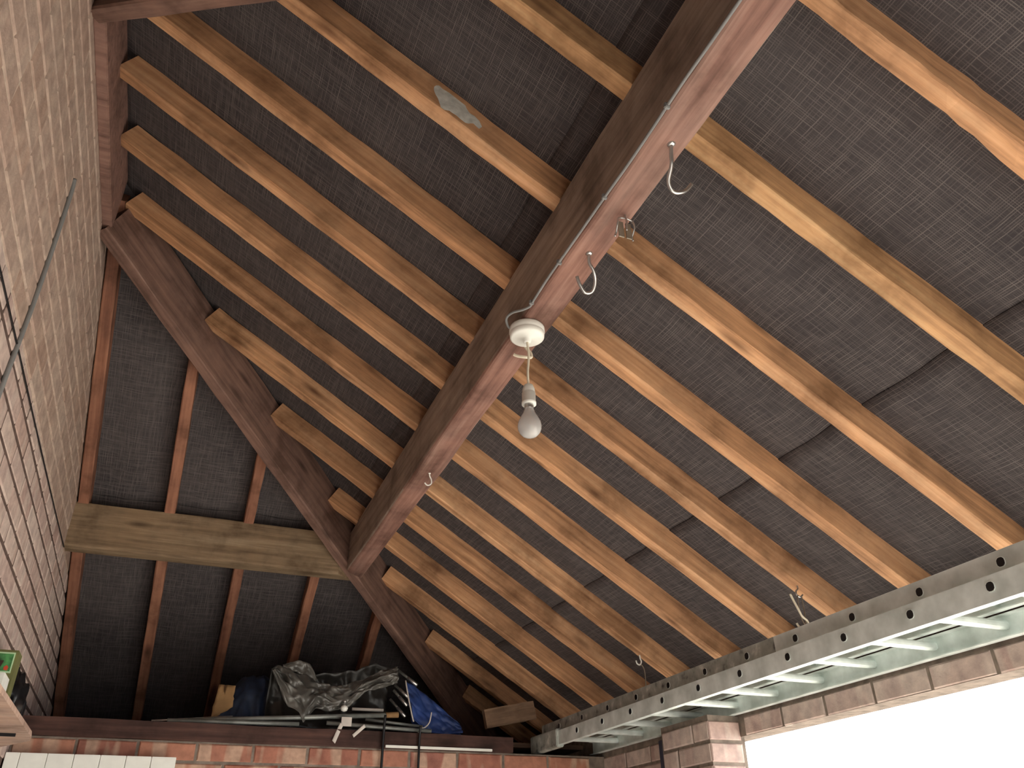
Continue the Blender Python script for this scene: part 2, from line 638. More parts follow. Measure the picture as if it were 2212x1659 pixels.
# right wall: lintel course over the doorway, pier at the jamb, wall beyond
def right_wall():
    parts = [box_data(XR + 0.004, XR + 0.10, -1.05, 3.2, 0.447, 0.80),
             box_data(XR + 0.004, XR + 0.10, 2.92, 5.35, -H, 0.80),
             box_data(XR + 0.004, XR + 0.10, -1.05, -0.55, -H, 0.5),
             box_data(1.906, XR + 0.02, 2.766, 3.105, -H, 0.52)]
    V, F = merge(parts)
    c = W(XR, 2.5, 0)
    o = mesh_obj('wall_right', [Vector((v[0], v[1], v[2] + H)) - c for v in V], F, M['mortar_grey'])
    o.location = c
    return o


wr = right_wall()
structure(wr, 'red brick right wall with lintel course and pier beside doorway', 'wall')
spots = []
y = 2.62
while y > -0.9:                                       # lintel course, faces -x
    spots.append(((XR + 0.012, y, 0.447 + 0.033), math.pi / 2, 'stretcher'))
    y -= 0.2252
for n in range(0, 8):
    zc = 0.5035 - (n + 0.5) * COURSE
    first = n % 2
    # pier face towards the room
    if first:
        spots += [((1.912, 2.766 + 0.108, zc), math.pi / 2, 'stretcher'), ((1.912, 3.046, zc), math.pi / 2, 'header')]
    else:
        spots += [((1.912, 2.766 + 0.051, zc), math.pi / 2, 'header'), ((1.912, 2.766 + 0.22, zc), math.pi / 2, 'stretcher')]
    spots.append(((1.973, 2.772, zc), math.pi, 'bat'))   # reveal towards the doorway
    y = 3.32 + (0.11 if first else 0)
    while y < 3.86:
        spots.append(((XR + 0.012, y, zc), math.pi / 2, 'stretcher'))
        y += 0.225
lay_bricks(wr, spots, M['brick_pink'])

# end walls, outside the picture; near doorway added to light the rafter sides
V, F = merge([box_data(XL - 0.2, 0.15, -1.05, YN, -H, 0.60), box_data(1.15, XR + 0.1, -1.05, YN, -H, 0.60), box_data(0.15, 1.15, -1.05, YN, 0.42, 0.60)])
o = mesh_obj('wall_front', [Vector((v[0], v[1], v[2] + H)) for v in V], F, M['mortar_grey'])
structure(o, 'near end wall with an unseen doorway added for light behind the viewer', 'wall')
o = box('wall_end', XL - 0.2, XR + 0.1, YE, 5.35, -H, 0.62, M['mortar_grey'])
structure(o, 'plain far end wall under the eaves behind the loft', 'wall')

# ------------------------------------------------------------------ ceiling: boarding and felt
def roof():
    o1, o2 = 0.125, 0.165
    parts = []
    x0, x1, y0, y1 = XL - 0.19, 2.35, -1.2, 5.5
    apexF, apexN = x0 + CF, CN - x0
    def slab(poly, zfun):
        n = len(poly)
        V = [(x, y, zfun(x, y, o1) + H) for x, y in poly] + [(x, y, zfun(x, y, o2) + H) for x, y in poly]
        F = [tuple(range(n)), tuple(range(n, 2 * n))] + [(i, (i + 1) % n, n + (i + 1) % n, n + i) for i in range(n)]
        return V, F
    parts.append(slab([(x0, apexN), (x0, apexF), (x1, x1 + CF), (x1, CN - x1)], lambda x, y, f: zm(x, f)))
    parts.append(slab([(x0, apexF), (x1, x1 + CF), (x0, x1 + CF)], lambda x, y, f: zf(y, f)))
    parts.append(slab([(x0, apexN), (x1, CN - x1), (x0, CN - x1)], lambda x, y, f: zn(y, f)))
    V, F = merge(parts)
    return mesh_obj('ceiling', V, F, M['board'])


ceil = roof()
structure(ceil, 'hipped roof lined with dark brown woven felt', 'ceiling')

RAF_Y = [0.648, 1.020, 1.388, 1.733, 2.030, 2.330, 2.655, 2.998, 3.330, 3.670, 4.035, 4.372, 4.70]   # far lower edges
RAF_Y = [y - 0.023 for y in RAF_Y]
JACK_X = [-0.500, -0.150, 0.203, 0.572, 0.955]


def felt_sheet(kind, a0, a1, off):
    """a0..a1 runs down the slope (x on the main face, y on the hip faces)"""
    na = 18
    V, F = [], []
    if kind == 'main':
        lo, hi = lambda x: CN - x - 0.03, lambda x: CF + x + 0.03
        cross = RAF_Y
    elif kind == 'far':
        lo, hi = lambda y: XL - 0.01, lambda y: y - CF + 0.03
        cross = JACK_X
    else:
        lo, hi = lambda y: XL - 0.01, lambda y: CN - y + 0.03
        cross = JACK_X
    nb = 110
    for i in range(na + 1):
        a = a0 + (a1 - a0) * i / na
        l, h = lo(a), hi(a)
        for j in range(nb + 1):
            bb = l + (h - l) * j / nb
            d = min(abs(bb - c) for c in cross)
            sag = -0.006 * min(1, max(0, (d - 0.03) / 0.12)) ** 2
            wob = 0.0035 * noise.noise((a * 3.1, bb * 3.1, 4.0))
            if kind == 'main':
                V.append((a, bb, zm(a, off + sag + wob) + H))
            elif kind == 'far':
                V.append((bb, a, zf(a, off + sag + wob) + H))
            else:
                V.append((bb, a, zn(a, off + sag + wob) + H))
    for i in range(na):
        for j in range(nb):
            q = i * (nb + 1) + j
            F.append((q, q + 1, q + nb + 2, q + nb + 1))
    o = mesh_obj('felt_sheet', V, F, M['felt'], ceil, smooth=True)
    md = o.modifiers.new('thickness', 'SOLIDIFY')
    md.thickness = 0.0025
    return o


felt_sheet('main', -0.54, 0.74, 0.104)
felt_sheet('main', 0.66, 1.56, 0.100)
felt_sheet('main', 1.515, 2.28, 0.0965)
felt_sheet('far', 2.60, 3.92, 0.104)
felt_sheet('far', 3.86, 5.42, 0.098)
felt_sheet('near', -1.1, 0.42, 0.098)
felt_sheet('near', 0.36, 1.70, 0.104)

# ------------------------------------------------------------------ roof timbers
DEP = 0.098 * cs
UPM = (sn, 0, cs)
UPF = (0, sn, cs)
rafter_labels = [
    'nearest pine rafter at upper right with a wavy waney lower edge',
    'second rafter from upper right, pale and sunlit, above the big steel hook',
    'third rafter from upper right, carrying a white crusty patch',
    'fourth rafter from upper right, between the patched rafter and the ceiling rose',
    'fifth rafter from upper right, crossing the purlin just below the ceiling rose',
    'sixth rafter from upper right, passing behind the light bulb',
    'seventh rafter from upper right, next one past the light bulb',
    'eighth rafter from upper right, first to be cut off by the far hip rafter',
    'ninth rafter from upper right, cut by the hip halfway between wall and purlin',
    'tenth rafter from upper right, short stub above the purlin end',
    'eleventh rafter, starting at the meeting of hip and purlin',
    'twelfth rafter, pale cut end against the hip below the purlin',
    'last short rafter low in the far corner above the timber offcut',
]
rafters = []
for i, yc in enumerate(RAF_Y):
    x0 = XL + 0.028
    if yc < 1.70:
        x0 = max(x0, CN - yc + 0.02)
    if yc > 2.60:
        x0 = max(x0, yc - CF + 0.018)
    x1 = 2.22
    waney = None
    if i == 0:
        def waney(t, j, a, d):
            s = 0.005 * math.sin(t * 17 + 0.6) + 0.003 * math.sin(t * 31) - 0.001
            if j in (1, 2):                       # far lower arris wanders (side is +y or -y, see timber)
                return a + s * (1 if a > 0 else -1), d + (0.010 if j == 2 else 0)
            return a, d
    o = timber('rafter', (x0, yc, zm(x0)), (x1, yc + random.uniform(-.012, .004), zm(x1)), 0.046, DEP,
               M['rafter_sunlit'] if i == 1 else M['rafter'], UPM, seg=60 if waney else 34, waney=waney, seed=i)
    tag(o, rafter_labels[i], 'rafter', 'rafters of the main roof slope')
    rafters.append(o)

jack_labels = [
    'end jack rafter lying against the left brick wall',
    'second jack rafter from the left brick wall',
    'third jack rafter from the left brick wall, ending on the hip',
    'fourth jack rafter from the wall, starting below the hip purlin',
    'shortest jack rafter, close to the lower end of the hip',
]
for i, xc in enumerate(JACK_X):
    y0 = 2.62 if i == 0 else xc + CF + 0.02
    y1 = 5.25
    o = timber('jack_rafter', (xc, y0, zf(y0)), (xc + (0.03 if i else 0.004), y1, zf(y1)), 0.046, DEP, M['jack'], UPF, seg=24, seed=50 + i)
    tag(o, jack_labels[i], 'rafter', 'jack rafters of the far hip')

# hip rafters: deep boards on edge
def hip(p0, p1, label, seed):
    d = Vector(p1) - Vector(p0)
    d.normalize()
    side = Vector((0, 0, 1)).cross(d).normalized()
    up = d.cross(side)
    o = timber('hip_rafter', p0, p1, 0.052, 0.235, M['hip'], up, seg=30, jitter=0.002, chamfer=0.005, seed=seed)
    return tag(o, label, 'rafter')


DROP = 0.172
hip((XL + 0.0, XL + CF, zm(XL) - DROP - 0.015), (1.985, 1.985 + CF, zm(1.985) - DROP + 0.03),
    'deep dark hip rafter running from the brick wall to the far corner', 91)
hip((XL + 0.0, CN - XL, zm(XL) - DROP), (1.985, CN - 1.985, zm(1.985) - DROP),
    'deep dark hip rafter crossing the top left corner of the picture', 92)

# ridge board on the left wall
o = box('ridge_board', XL - 0.001, XL + 0.034, 1.70, 2.61, 2.035, 2.30, M['ridge'], bevel=0.003)
tag(o, 'reddish brown ridge board fixed along the top of the brick wall', 'beam')

# purlins
def purlin(name, axis, cross, ends, mat, seg=40, rad=0.016, seed=1):
    """cross = (lo, hi, z0, z1) in the direction square to the axis; ends = mitred (lo-side, hi-side) pairs"""
    a0, a1, z0, z1 = cross
    rnd = random.Random(seed)
    prof = []
    for (cx, cz, s0) in ((a0 + rad, z0 + rad, 180), (a1 - rad, z0 + rad, 270), (a1 - 0.004, z1 - 0.004, 0), (a0 + 0.004, z1 - 0.004, 90)):
        rr = rad if z0 + rad == cz else 0.004
        for k in range(5):
            a = math.radians(s0 + 90 * k / 4)
            prof.append((cx + rr * math.cos(a), cz + rr * math.sin(a)))
    n = len(prof)
    V, F = [], []
    (s_lo, s_hi), (e_lo, e_hi) = ends
    for i in range(seg + 1):
        t = i / seg
        for (c, z) in prof:
            u = (c - a0) / (a1 - a0)
            st, en = s_lo + (s_hi - s_lo) * u, e_lo + (e_hi - e_lo) * u
            L_ = st + (en - st) * t
            w1 = 0.004 * noise.noise((L_ * 2.3, c * 9 + seed, z * 9)) + rnd.uniform(-.0006, .0006)
            w2 = 0.004 * noise.noise((L_ * 2.3 + 9, c * 9 + seed, z * 9))
            V.append((L_, c + w1, z + w2))
    for i in range(seg):
        for k in range(n):
            k2 = (k + 1) % n
            F.append((i * n + k, i * n + k2, (i + 1) * n + k2, (i + 1) * n + k))
    F.append(tuple(range(n)))
    F.append(tuple(seg * n + k for k in range(n)))
    ctr = Vector(((s_lo + e_lo) / 2, (a0 + a1) / 2, (z0 + z1) / 2))
    V = [Vector(v) - ctr for v in V]
    if axis == 'y':                                # local x along world y
        mw = Matrix(((0, -1, 0, 0), (1, 0, 0, 0), (0, 0, 1, 0), (0, 0, 0, 1)))
        V = [Vector((v.x, -v.y, v.z)) for v in V]
        mw.translation = W(ctr.y, ctr.x, ctr.z)
    else:
        mw = Matrix.Translation(W(ctr.x, ctr.y, ctr.z))
    return mesh_obj(name, V, F, mat, matrix=mw, smooth=False)


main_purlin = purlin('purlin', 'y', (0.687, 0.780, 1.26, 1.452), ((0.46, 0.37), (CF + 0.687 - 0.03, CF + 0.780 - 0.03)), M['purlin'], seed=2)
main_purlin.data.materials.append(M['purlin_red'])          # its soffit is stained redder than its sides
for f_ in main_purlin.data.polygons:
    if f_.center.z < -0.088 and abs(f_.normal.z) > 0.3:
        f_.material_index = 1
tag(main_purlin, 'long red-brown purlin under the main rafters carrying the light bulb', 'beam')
hip_purlin = purlin('purlin', 'x', (3.812, 3.905, 1.25, 1.452), ((XL - 0.001, XL - 0.001), (3.812 - CF - 0.035, 3.905 - CF - 0.035)), M['hip_purlin'], seed=5, rad=0.012)
tag(hip_purlin, 'short tan purlin across the far hip from wall to hip rafter', 'beam')

# white crust on the side of the third rafter
def crust(name, x, y, rx, rz, parent, seed):
    rnd = random.Random(seed)
    V = [(x, y - 0.0025, zm(x) + 0.05)]
    n = 26
    for k in range(n):
        a = 2 * math.pi * k / n
        r = 0.8 + 0.35 * noise.noise((math.cos(a) * 1.7, math.sin(a) * 1.7, seed))
        dx, dz = rx * r * math.cos(a), max(-0.043, min(0.038, rz * r * math.sin(a) * 1.5))
        V.append((x + dx, y, zm(x + dx) + 0.05 + dz))
    F = [(0, 1 + k, 1 + (k + 1) % n) for k in range(n)]
    mwi = parent.matrix_world.inverted()
    return mesh_obj(name, [mwi @ W(*v) for v in V], F, M['efflor'], parent)


p = crust('white_crust', 0.405, RAF_Y[2] - 0.0242, 0.075, 0.042, rafters[2], 4)
p['label'] = 'patch of white crust on the rafter side'

# ------------------------------------------------------------------ loft edge, deck and its contents
o = timber('wall_plate', (XL, YB + 0.047, 0.5045), (1.56, YB + 0.047, 0.5045), 0.10, 0.070, M['plate'], (0, 0, 1), seg=20, jitter=0.002)
tag(o, 'dark timber plate along the top of the back brick wall', 'beam')
deck = []
for i in range(6):
    y0 = 3.972 + i * 0.198
    o = box('deck_board', XL + 0.01, 1.98, y0, y0 + 0.192, 0.545, 0.566, M['deck'], bevel=0.002)
    tag(o, ['front', 'second', 'third', 'fourth', 'fifth', 'rearmost'][i] + ' loft floorboard behind the wall plate', 'floorboard', 'loft floorboards')


def sheet(name, nu, nv, fn, mat, thick=0.002, parent=None, origin=None):
    V, F = [], []
    pts = [[Vector(fn(i / nu, j / nv)) for j in range(nv + 1)] for i in range(nu + 1)]
    o0 = Vector(origin) if origin else pts[0][0]
    for row in pts:
        for q in row:
            V.append(q - o0)
    for i in range(nu):
        for j in range(nv):
            a = i * (nv + 1) + j
            F.append((a, a + 1, a + nv + 2, a + nv + 1))
    o = mesh_obj(name, V, F, mat, parent, smooth=True)
    loc = W(*o0)
    if parent is not None:
        loc = loc - parent.location
    o.location = loc
    md = o.modifiers.new('thickness', 'SOLIDIFY')
    md.thickness = thick
    return o


def nz(x, y, z, s=1.0):
    return noise.noise((x * s, y * s, z * s))


def lerp_pts(pts, t):
    for (a, va), (b_, vb) in zip(pts, pts[1:]):
        if t <= b_:
            f = (t - a) / (b_ - a)
            return va + (vb - va) * f
    return pts[-1][1]


# crumpled grey polythene: a slack bag, open along its top, one corner hanging over the plate
TOP = [(0, .830), (.04, .852), (.12, .838), (.27, .815), (.37, .783), (.55, .777), (.72, .812), (.86, .855), (1, .880)]
BOT = [(0, .812), (.08, .735), (.15, .668), (.235, .640), (.27, .598), (.31, .632), (.36, .668), (.48, .656), (.62, .682), (.75, .755), (1, .800)]


def crease(u, v, k):
    return abs(nz(u * 7, v * 2.5, k)) * 0.6 + abs(nz(u * 15, v * 6, k + 3)) * 0.4


def poly_front(u, v):
    x = 0.420 + 0.585 * u + 0.012 * nz(u * 6, v * 5, 1) * (1 - abs(2 * v - 1))
    z = lerp_pts(TOP, u) * (1 - v) + lerp_pts(BOT, u) * v
    bulge = math.sin(math.pi * v * 0.75) * 0.055 * (1 - 0.5 * u)
    hang = 0.035 * max(0, 1 - abs(u - 0.27) / 0.12) * v * v
    y = 3.955 - bulge - hang + 0.075 * crease(u, v, 4)
    return (x, y, z + 0.008 * nz(u * 13, v * 7, 2))


def poly_back(u, v):
    rim = lerp_pts([(0, .845), (.10, .872), (.24, .868), (.34, .835), (.5, .845), (.7, .868), (.86, .905), (1, .885)], u)
    x = 0.428 + 0.565 * u
    z = rim * (1 - v) + 0.600 * v
    y = 4.03 + 0.05 * math.sin(math.pi * v) + 0.08 * crease(u, v, 14)
    return (x, y, z + 0.010 * nz(u * 15, v * 8, 12))


def poly_flap(u, v):
    """torn flap standing up on the left of the mouth"""
    x = 0.470 + 0.165 * u
    z0 = lerp_pts(TOP, 0.09 + 0.28 * u)
    top = lerp_pts([(0, .858), (.4, .880), (.75, .868), (1, .800)], u)
    return (x, 3.972 + 0.03 * crease(u * .6, v * .6, 23), z0 * (1 - v) + top * v + 0.004 * nz(u * 12, v * 12, 5))


bag = empty('polythene_bag', W(0.7, 4.0, 0.567))
tag(bag, 'crumpled dark grey polythene sheet slumped on the loft edge', 'plastic sheet')
sheet('front_fold', 90, 36, poly_front, M['polythene'], 0.0012, bag)
sheet('flap', 30, 12, poly_flap, M['polythene'], 0.0012, bag)
sheet('back_fold', 44, 18, poly_back, M['polythene_shaded'], 0.0015, bag)

# blue sheet humped behind the polythene on the left
def hump(u, v):
    a = math.pi * v
    x = 0.215 + 0.34 * u + 0.02 * nz(u * 5, v * 5, 21)
    hgt = lerp_pts([(0, .02), (.08, .10), (.2, .22), (.36, .275), (.6, .28), (.85, .26), (1, .15)], u)
    y = 4.27 - 0.15 * math.cos(a)
    return (x, y + 0.05 * abs(nz(u * 7, v * 6, 22)), 0.568 + 0.004 + hgt * math.sin(a) ** 0.6 + 0.018 * abs(nz(u * 10, v * 8, 23)) * math.sin(a))


o = sheet('blue_sheet', 36, 30, hump, M['tarp_dull'])
tag(o, 'dusty dark blue sheet heaped behind the polythene', 'sheet')

# bright blue tarpaulin, folded to a triangle
tarp = empty('blue_tarpaulin', W(1.2, 3.98, 0.575))
tag(tarp, 'bright blue folded tarpaulin with white cord hanging at the loft edge', 'tarpaulin')


def tarp_fn(u, v):
    top = lerp_pts([(0, .815), (.15, .80), (.5, .735), (1, .640)], u)
    bot = lerp_pts([(0, .640), (.25, .585), (.6, .580), (1, .592)], u)
    x = 1.052 + 0.275 * u + (0.035 * v if u < .5 else 0.035 * v * (1 - u) * 2) + 0.006 * nz(u * 5, v * 5, 31)
    z = top * (1 - v) + bot * v
    y = 3.925 + 0.05 * (1 - v) + 0.016 * nz(u * 6, v * 4, 33) + 0.008 * nz(u * 15, v * 9, 34)
    return (x, y, z)


sheet('front_fold', 34, 26, tarp_fn, M['tarp'], 0.004, tarp)
sheet('rear_fold', 24, 18, lambda u, v: (lambda q: (q[0] + 0.01, q[1] + 0.035 + 0.02 * v, max(.574, q[2] - 0.006)))(tarp_fn(u, v)), M['tarp'], 0.004, tarp)
tube('cord', [(1.048, 3.962, 0.818), (1.058, 3.935, 0.74), (1.075, 3.915, 0.655), (1.082, 3.908, 0.628)], 0.0035, M['paper'], tarp)
tube('cord', [(1.165, 3.905, 0.672), (1.155, 3.897, 0.628), (1.135, 3.893, 0.605), (1.118, 3.890, 0.598), (1.105, 3.886, 0.588), (1.098, 3.884, 0.578)], 0.0030, M['paper'], tarp)

# cardboard offcut
def card_fn(u, v):
    x = 0.196 + 0.085 * u + (0.012 * v if u < .5 else 0) + 0.010 * nz(u * 9, v * 9, 3)
    return (x, 4.015 + 0.012 * v, 0.640 + 0.03 * u * (1 - v) + 0.122 * v - 0.03 * (1 - v) * (1 - u) + 0.010 * nz(u * 9, v * 6, 8))


o = sheet('cardboard_scrap', 8, 8, card_fn, M['card'], 0.004)
tag(o, 'torn scrap of brown cardboard leaning on the blue sheet', 'cardboard')

# loose rods and strips lying along the loft edge
def rod(name, p0, p1, r, mat, label, cat, endcap=None, group=None):
    e = empty(name, W(*p0))
    tube('shaft', [p0, p1], r, mat, e, seg=10, sub=0)
    if endcap:
        d = (Vector(p1) - Vector(p0)).normalized()
        tube('end_cap', [Vector(p1) - d * 0.055, Vector(p1) + d * 0.004], r * 1.22, endcap, e, seg=10, sub=0)
    tag(e, label, cat, group)
    return e


rod('metal_tube', (-0.04, 3.93, 0.583), (0.28, 3.915, 0.612), 0.006, M['steel'], 'thin bright metal tube at the left of the loft edge', 'tube')
rod('curtain_pole', (0.10, 3.905, 0.588), (1.005, 3.915, 0.655), 0.0105, M['dull_alu'], 'pale curtain pole with yellowed end cap lying across the loft edge', 'pole', M['card'])
rod('metal_tube', (0.02, 3.885, 0.582), (0.56, 3.892, 0.592), 0.009, M['dull_alu'], 'grey metal tube lowest on the plate below the polythene', 'tube')
rod('metal_tube', (0.68, 3.89, 0.602), (1.16, 3.882, 0.586), 0.009, M['dull_alu'], 'grey metal tube on the plate running to the tarpaulin', 'tube')
rod('metal_tube', (0.86, 3.925, 0.630), (1.13, 3.925, 0.610), 0.007, M['dull_alu'], 'short upper metal tube behind the hanging strap', 'tube')
rod('plastic_strip', (0.80, 3.95, 0.676), (0.945, 3.945, 0.676), 0.007, M['paper'], 'small cream strip above the curtain pole', 'strip')

# bundle of poles behind the tarpaulin
bun = [((0.985, 3.99, .735), (1.048, 3.945, .655)), ((0.998, 3.985, .775), (1.056, 3.95, .705)), ((1.005, 3.99, .800), (1.06, 3.955, .745)),
       ((1.012, 3.985, .870), (1.10, 3.95, .800))]
for i, (a, b_) in enumerate(bun):
    e = rod('tent_pole', a, b_, 0.0065, M['dull_alu'], ['lowest', 'second', 'third', 'topmost'][i] + ' tent pole in the bundle beside the blue tarpaulin', 'pole', M['steel'], 'tent poles beside the tarpaulin')

# timber offcut lying against the ladder end
o = timber('timber_offcut', (1.47, 3.99, 0.625), (1.73, 3.985, 0.680), 0.035, 0.085, M['offcut'], (0, 0, 1), seg=8)
tag(o, 'grey-brown timber offcut leaning beside the end of the ladder', 'offcut')
o = box('paper_label', 0.742, 0.788, 3.876, 3.8775, 0.590, 0.628, M['paper'])
tag(o, 'pale paper label caught between the metal tubes', 'label')
o = sheet('paper_ribbon', 10, 3, lambda u, v: (0.735 - 0.03 * u + 0.014 * v, 3.864 - 0.004 * u + 0.003 * math.sin(5 * u), 0.602 - 0.075 * u - .012 * v), M['paper'], 0.001)
tag(o, 'narrow pale ribbon dangling over the dark wall plate', 'ribbon')
o = sheet('paper_ribbon', 8, 3, lambda u, v: (0.842 - 0.05 * u + 0.008 * v, 3.862, 0.600 - 0.045 * u - .012 * v), M['paper'], 0.001)
tag(o, 'short slanting pale ribbon right of the paper label', 'ribbon')
kn = empty('finial', W(0.755, 3.905, 0.655))
tag(kn, 'small white ball finial standing on the curtain pole', 'finial')
lathe('ball', [(0.004, 0.0), (0.013, 0.004), (0.017, 0.014), (0.013, 0.024), (0.004, 0.028)], M['white'], (0.755, 3.905, 0.655), kn, 16)
lathe('stem', [(0.004, 0.026), (0.0035, 0.040), (0.008, 0.042), (0.008, 0.046), (0.003, 0.048)], M['steel'], (0.755, 3.905, 0.655), kn, 12)
o = box('trim_strip', 0.945, 1.452, YB - 0.012, YB - 0.004, 0.507, 0.518, M['white_paint'], bevel=0.001)
tag(o, 'thin white strip along the foot of the wall plate', 'strip')
tube_o = tube('hanging_strap', [(0.932, 3.845, 0.640), (0.930, 3.850, 0.56), (0.930, 3.852, 0.45), (0.928, 3.852, 0.25)], 0.006, M['black'])
tag(tube_o, 'thin dark strap hanging over the brickwork, left one of two', 'strap', 'hanging straps')
tube_o = tube('hanging_strap', [(1.098, 3.845, 0.60), (1.097, 3.852, 0.54), (1.097, 3.852, 0.45), (1.095, 3.852, 0.25)], 0.0055, M['black'])
tag(tube_o, 'thin dark strap hanging over the brickwork, below the tarpaulin', 'strap', 'hanging straps')

# white boarded panel at the foot of the back wall
pan = empty('boarded_panel', W(-0.2, 3.815, -0.6))
tag(pan, 'white tongue-and-groove panel against the bottom of the back wall', 'panel')
for i in range(7):
    x0 = 0.082 - 0.0925 * (i + 1)
    box('board', max(x0 + 0.0008, XL + 0.004), x0 + 0.0917, 3.80, 3.818, -0.9, 0.434, M['white_paint'], pan, bevel=0.0012)
box('backing', XL + 0.004, 0.080, 3.818, 3.830, -0.9, 0.430, M['white_paint'], pan)

# ------------------------------------------------------------------ shelf at lower left
sh = empty('wall_shelf', W(-0.47, 3.0, 0.45))
tag(sh, 'narrow pinkish wooden shelf on the left wall seen from below', 'shelf')
def shelf_board():
    poly = [(XL + 0.001, 1.6), (-0.408, 1.6), (-0.402, 3.36), (-0.412, 3.47), (XL + 0.001, 3.66)]
    n = len(poly)
    V = [(x + .47, y - 3.0, -0.016) for x, y in poly] + [(x + .47, y - 3.0, 0.0) for x, y in poly]
    F = [tuple(range(n)), tuple(range(n, 2 * n))] + [(i, (i + 1) % n, n + (i + 1) % n, n + i) for i in range(n)]
    return mesh_obj('board', V, F, M['shelf'], sh)
shelf_board()
box('bracket', XL + 0.001, -0.44, 3.30, 3.306, 0.424, 0.434, M['black'], sh)
box('bracket', XL + 0.001, -0.44, 2.3, 2.306, 0.424, 0.434, M['black'], sh)

pb = empty('picture_box', W(-0.49, 3.06, 0.450))
tag(pb, 'small olive box with a green plant picture standing on the shelf', 'box')
box('carton', XL + 0.004, -0.458, 3.03, 3.11, 0.4505, 0.640, M['green_box'], pb, bevel=0.002)
box('picture_border', XL + 0.006, -0.466, 3.0275, 3.0298, 0.570, 0.632, M['leaf_pale'], pb)
picture = box('picture', XL + 0.006, -0.4695, 3.0262, 3.0276, 0.575, 0.627, M['green'], pb)
def disc(name, pts, y, mat, parent):
    c = Vector((sum(q[0] for q in pts) / len(pts), y, sum(q[1] for q in pts) / len(pts)))
    V = [W(x, y, z) - parent.location for x, z in pts] + [W(x, y - 0.001, z) - parent.location for x, z in pts]
    n = len(pts)
    F = [tuple(range(n)), tuple(range(n, 2 * n))] + [(i, (i + 1) % n, n + (i + 1) % n, n + i) for i in range(n)]
    return mesh_obj(name, V, F, mat, parent)
d1 = disc('printed_pot', [(-.514, .606), (-.492, .606), (-.498, .584), (-.508, .584)], 3.0262, M['pot'], pb)
d2 = disc('printed_flower', [(-.487, .578), (-.477, .577), (-.475, .587), (-.481, .593), (-.488, .587)], 3.0262, M['red'], pb)
under(d1, picture)
under(d2, picture)

o = box('white_card_box', XL + 0.004, -0.452, 2.86, 2.96, 0.4505, 0.540, M['white_paint'], bevel=0.002)
tag(o, 'small white carton on the shelf below the green picture', 'box')

def blackbag(u, v):
    a = 2 * math.pi * u
    b_ = math.pi * (v - .5)
    rx, ry, rz = 0.040, 0.13, 0.085
    q = Vector((math.cos(b_) * math.cos(a), math.cos(b_) * math.sin(a), math.sin(b_)))
    k = 1 + 0.35 * nz(q.x * 2.2, q.y * 2.2, q.z * 2.2 + 4) + 0.15 * nz(q.x * 6, q.y * 6, q.z * 6)
    return (-0.476 + rx * q.x * min(k, 1.15), 3.30 + ry * q.y * k, max(0.4508, 0.535 + rz * q.z * k))
o = sheet('black_bag', 30, 18, blackbag, M['black'], 0.001, origin=(-0.476, 3.30, 0.450))
tag(o, 'crumpled black plastic bag at the far end of the shelf', 'bag')

# ------------------------------------------------------------------ cables on the left wall
o = tube('wall_cable', [(XL + 0.004, 2.085, 0.2), (XL + 0.005, 2.083, 0.7), (XL + 0.004, 2.082, 1.05), (XL + 0.005, 2.09, 1.35), (XL + 0.004, 2.075, 1.68), (XL + 0.003, 2.06, 1.76)], 0.0065, M['cable_grey'])
tag(o, 'grey cable running straight up the left brick wall', 'cable')
o = tube('thin_cable', [(XL + 0.002, 0.9, 1.17), (XL + 0.003, 1.8, 1.19), (XL + 0.003, 2.6, 1.205), (XL + 0.003, 3.3, 1.222), (XL + 0.003, 3.80, 1.238)], 0.0028, M['black'])
tag(o, 'thin black cable running level along the left wall to the hip purlin', 'cable')

# ------------------------------------------------------------------ lamp
LX, LY = 0.716, 1.637
lamp = empty('pendant_lamp', W(LX, LY, 1.258))
tag(lamp, 'bare pearl bulb on a white flex hanging from a white ceiling rose', 'pendant lamp')
lathe('ceiling_rose', [(0.046, 0.0), (0.0475, -0.004), (0.0475, -0.016), (0.0455, -0.018), (0.0465, -0.020), (0.0455, -0.030), (0.040, -0.0335), (0.012, -0.036), (0.010, -0.045), (0.004, -0.046)],
      M['white'], (LX, LY, 1.2585), lamp, 40)
tube('flex', [(LX, LY, 1.214), (LX + 0.003, LY, 1.17), (LX - 0.001, LY, 1.12), (LX, LY, 1.078)], 0.0032, M['cream'], lamp, seg=10)
holder = lathe('lamp_holder', [(0.006, 0.0), (0.012, -0.004), (0.0155, -0.014), (0.0165, -0.024), (0.0165, -0.026), (0.0175, -0.027), (0.0175, -0.052), (0.0185, -0.053), (0.0185, -0.060), (0.014, -0.060)],
               M['white'], (LX, LY, 1.083), lamp, 32)
bulb_cap = lathe('bulb_cap', [(0.0115, 0.0), (0.0120, -0.004), (0.0120, -0.014), (0.0115, -0.016)], M['steel'], (LX, LY, 1.026), lamp, 24)
bulb = lathe('bulb', [(0.011, 0.0000), (0.0125, -0.0074), (0.0165, -0.0186), (0.0235, -0.0307), (0.0285, -0.0428), (0.0300, -0.0521), (0.0288, -0.0623), (0.0245, -0.0716), (0.0175, -0.0786), (0.008, -0.0818), (0.001, -0.0823)],
      M['glass'], (LX, LY, 1.014), lamp, 40)
under(bulb_cap, bulb)
# cream plastic hook just beyond the rose
hk = tube('plastic_hook', [(0.737, 1.704, 1.262), (0.740, 1.704, 1.245), (0.752, 1.70, 1.228), (0.752, 1.695, 1.210), (0.735, 1.69, 1.203), (0.716, 1.70, 1.208), (0.705, 1.705, 1.214)], 0.0042, M['cream'])
tag(hk, 'cream plastic hook screwed into the purlin just past the rose', 'hook')

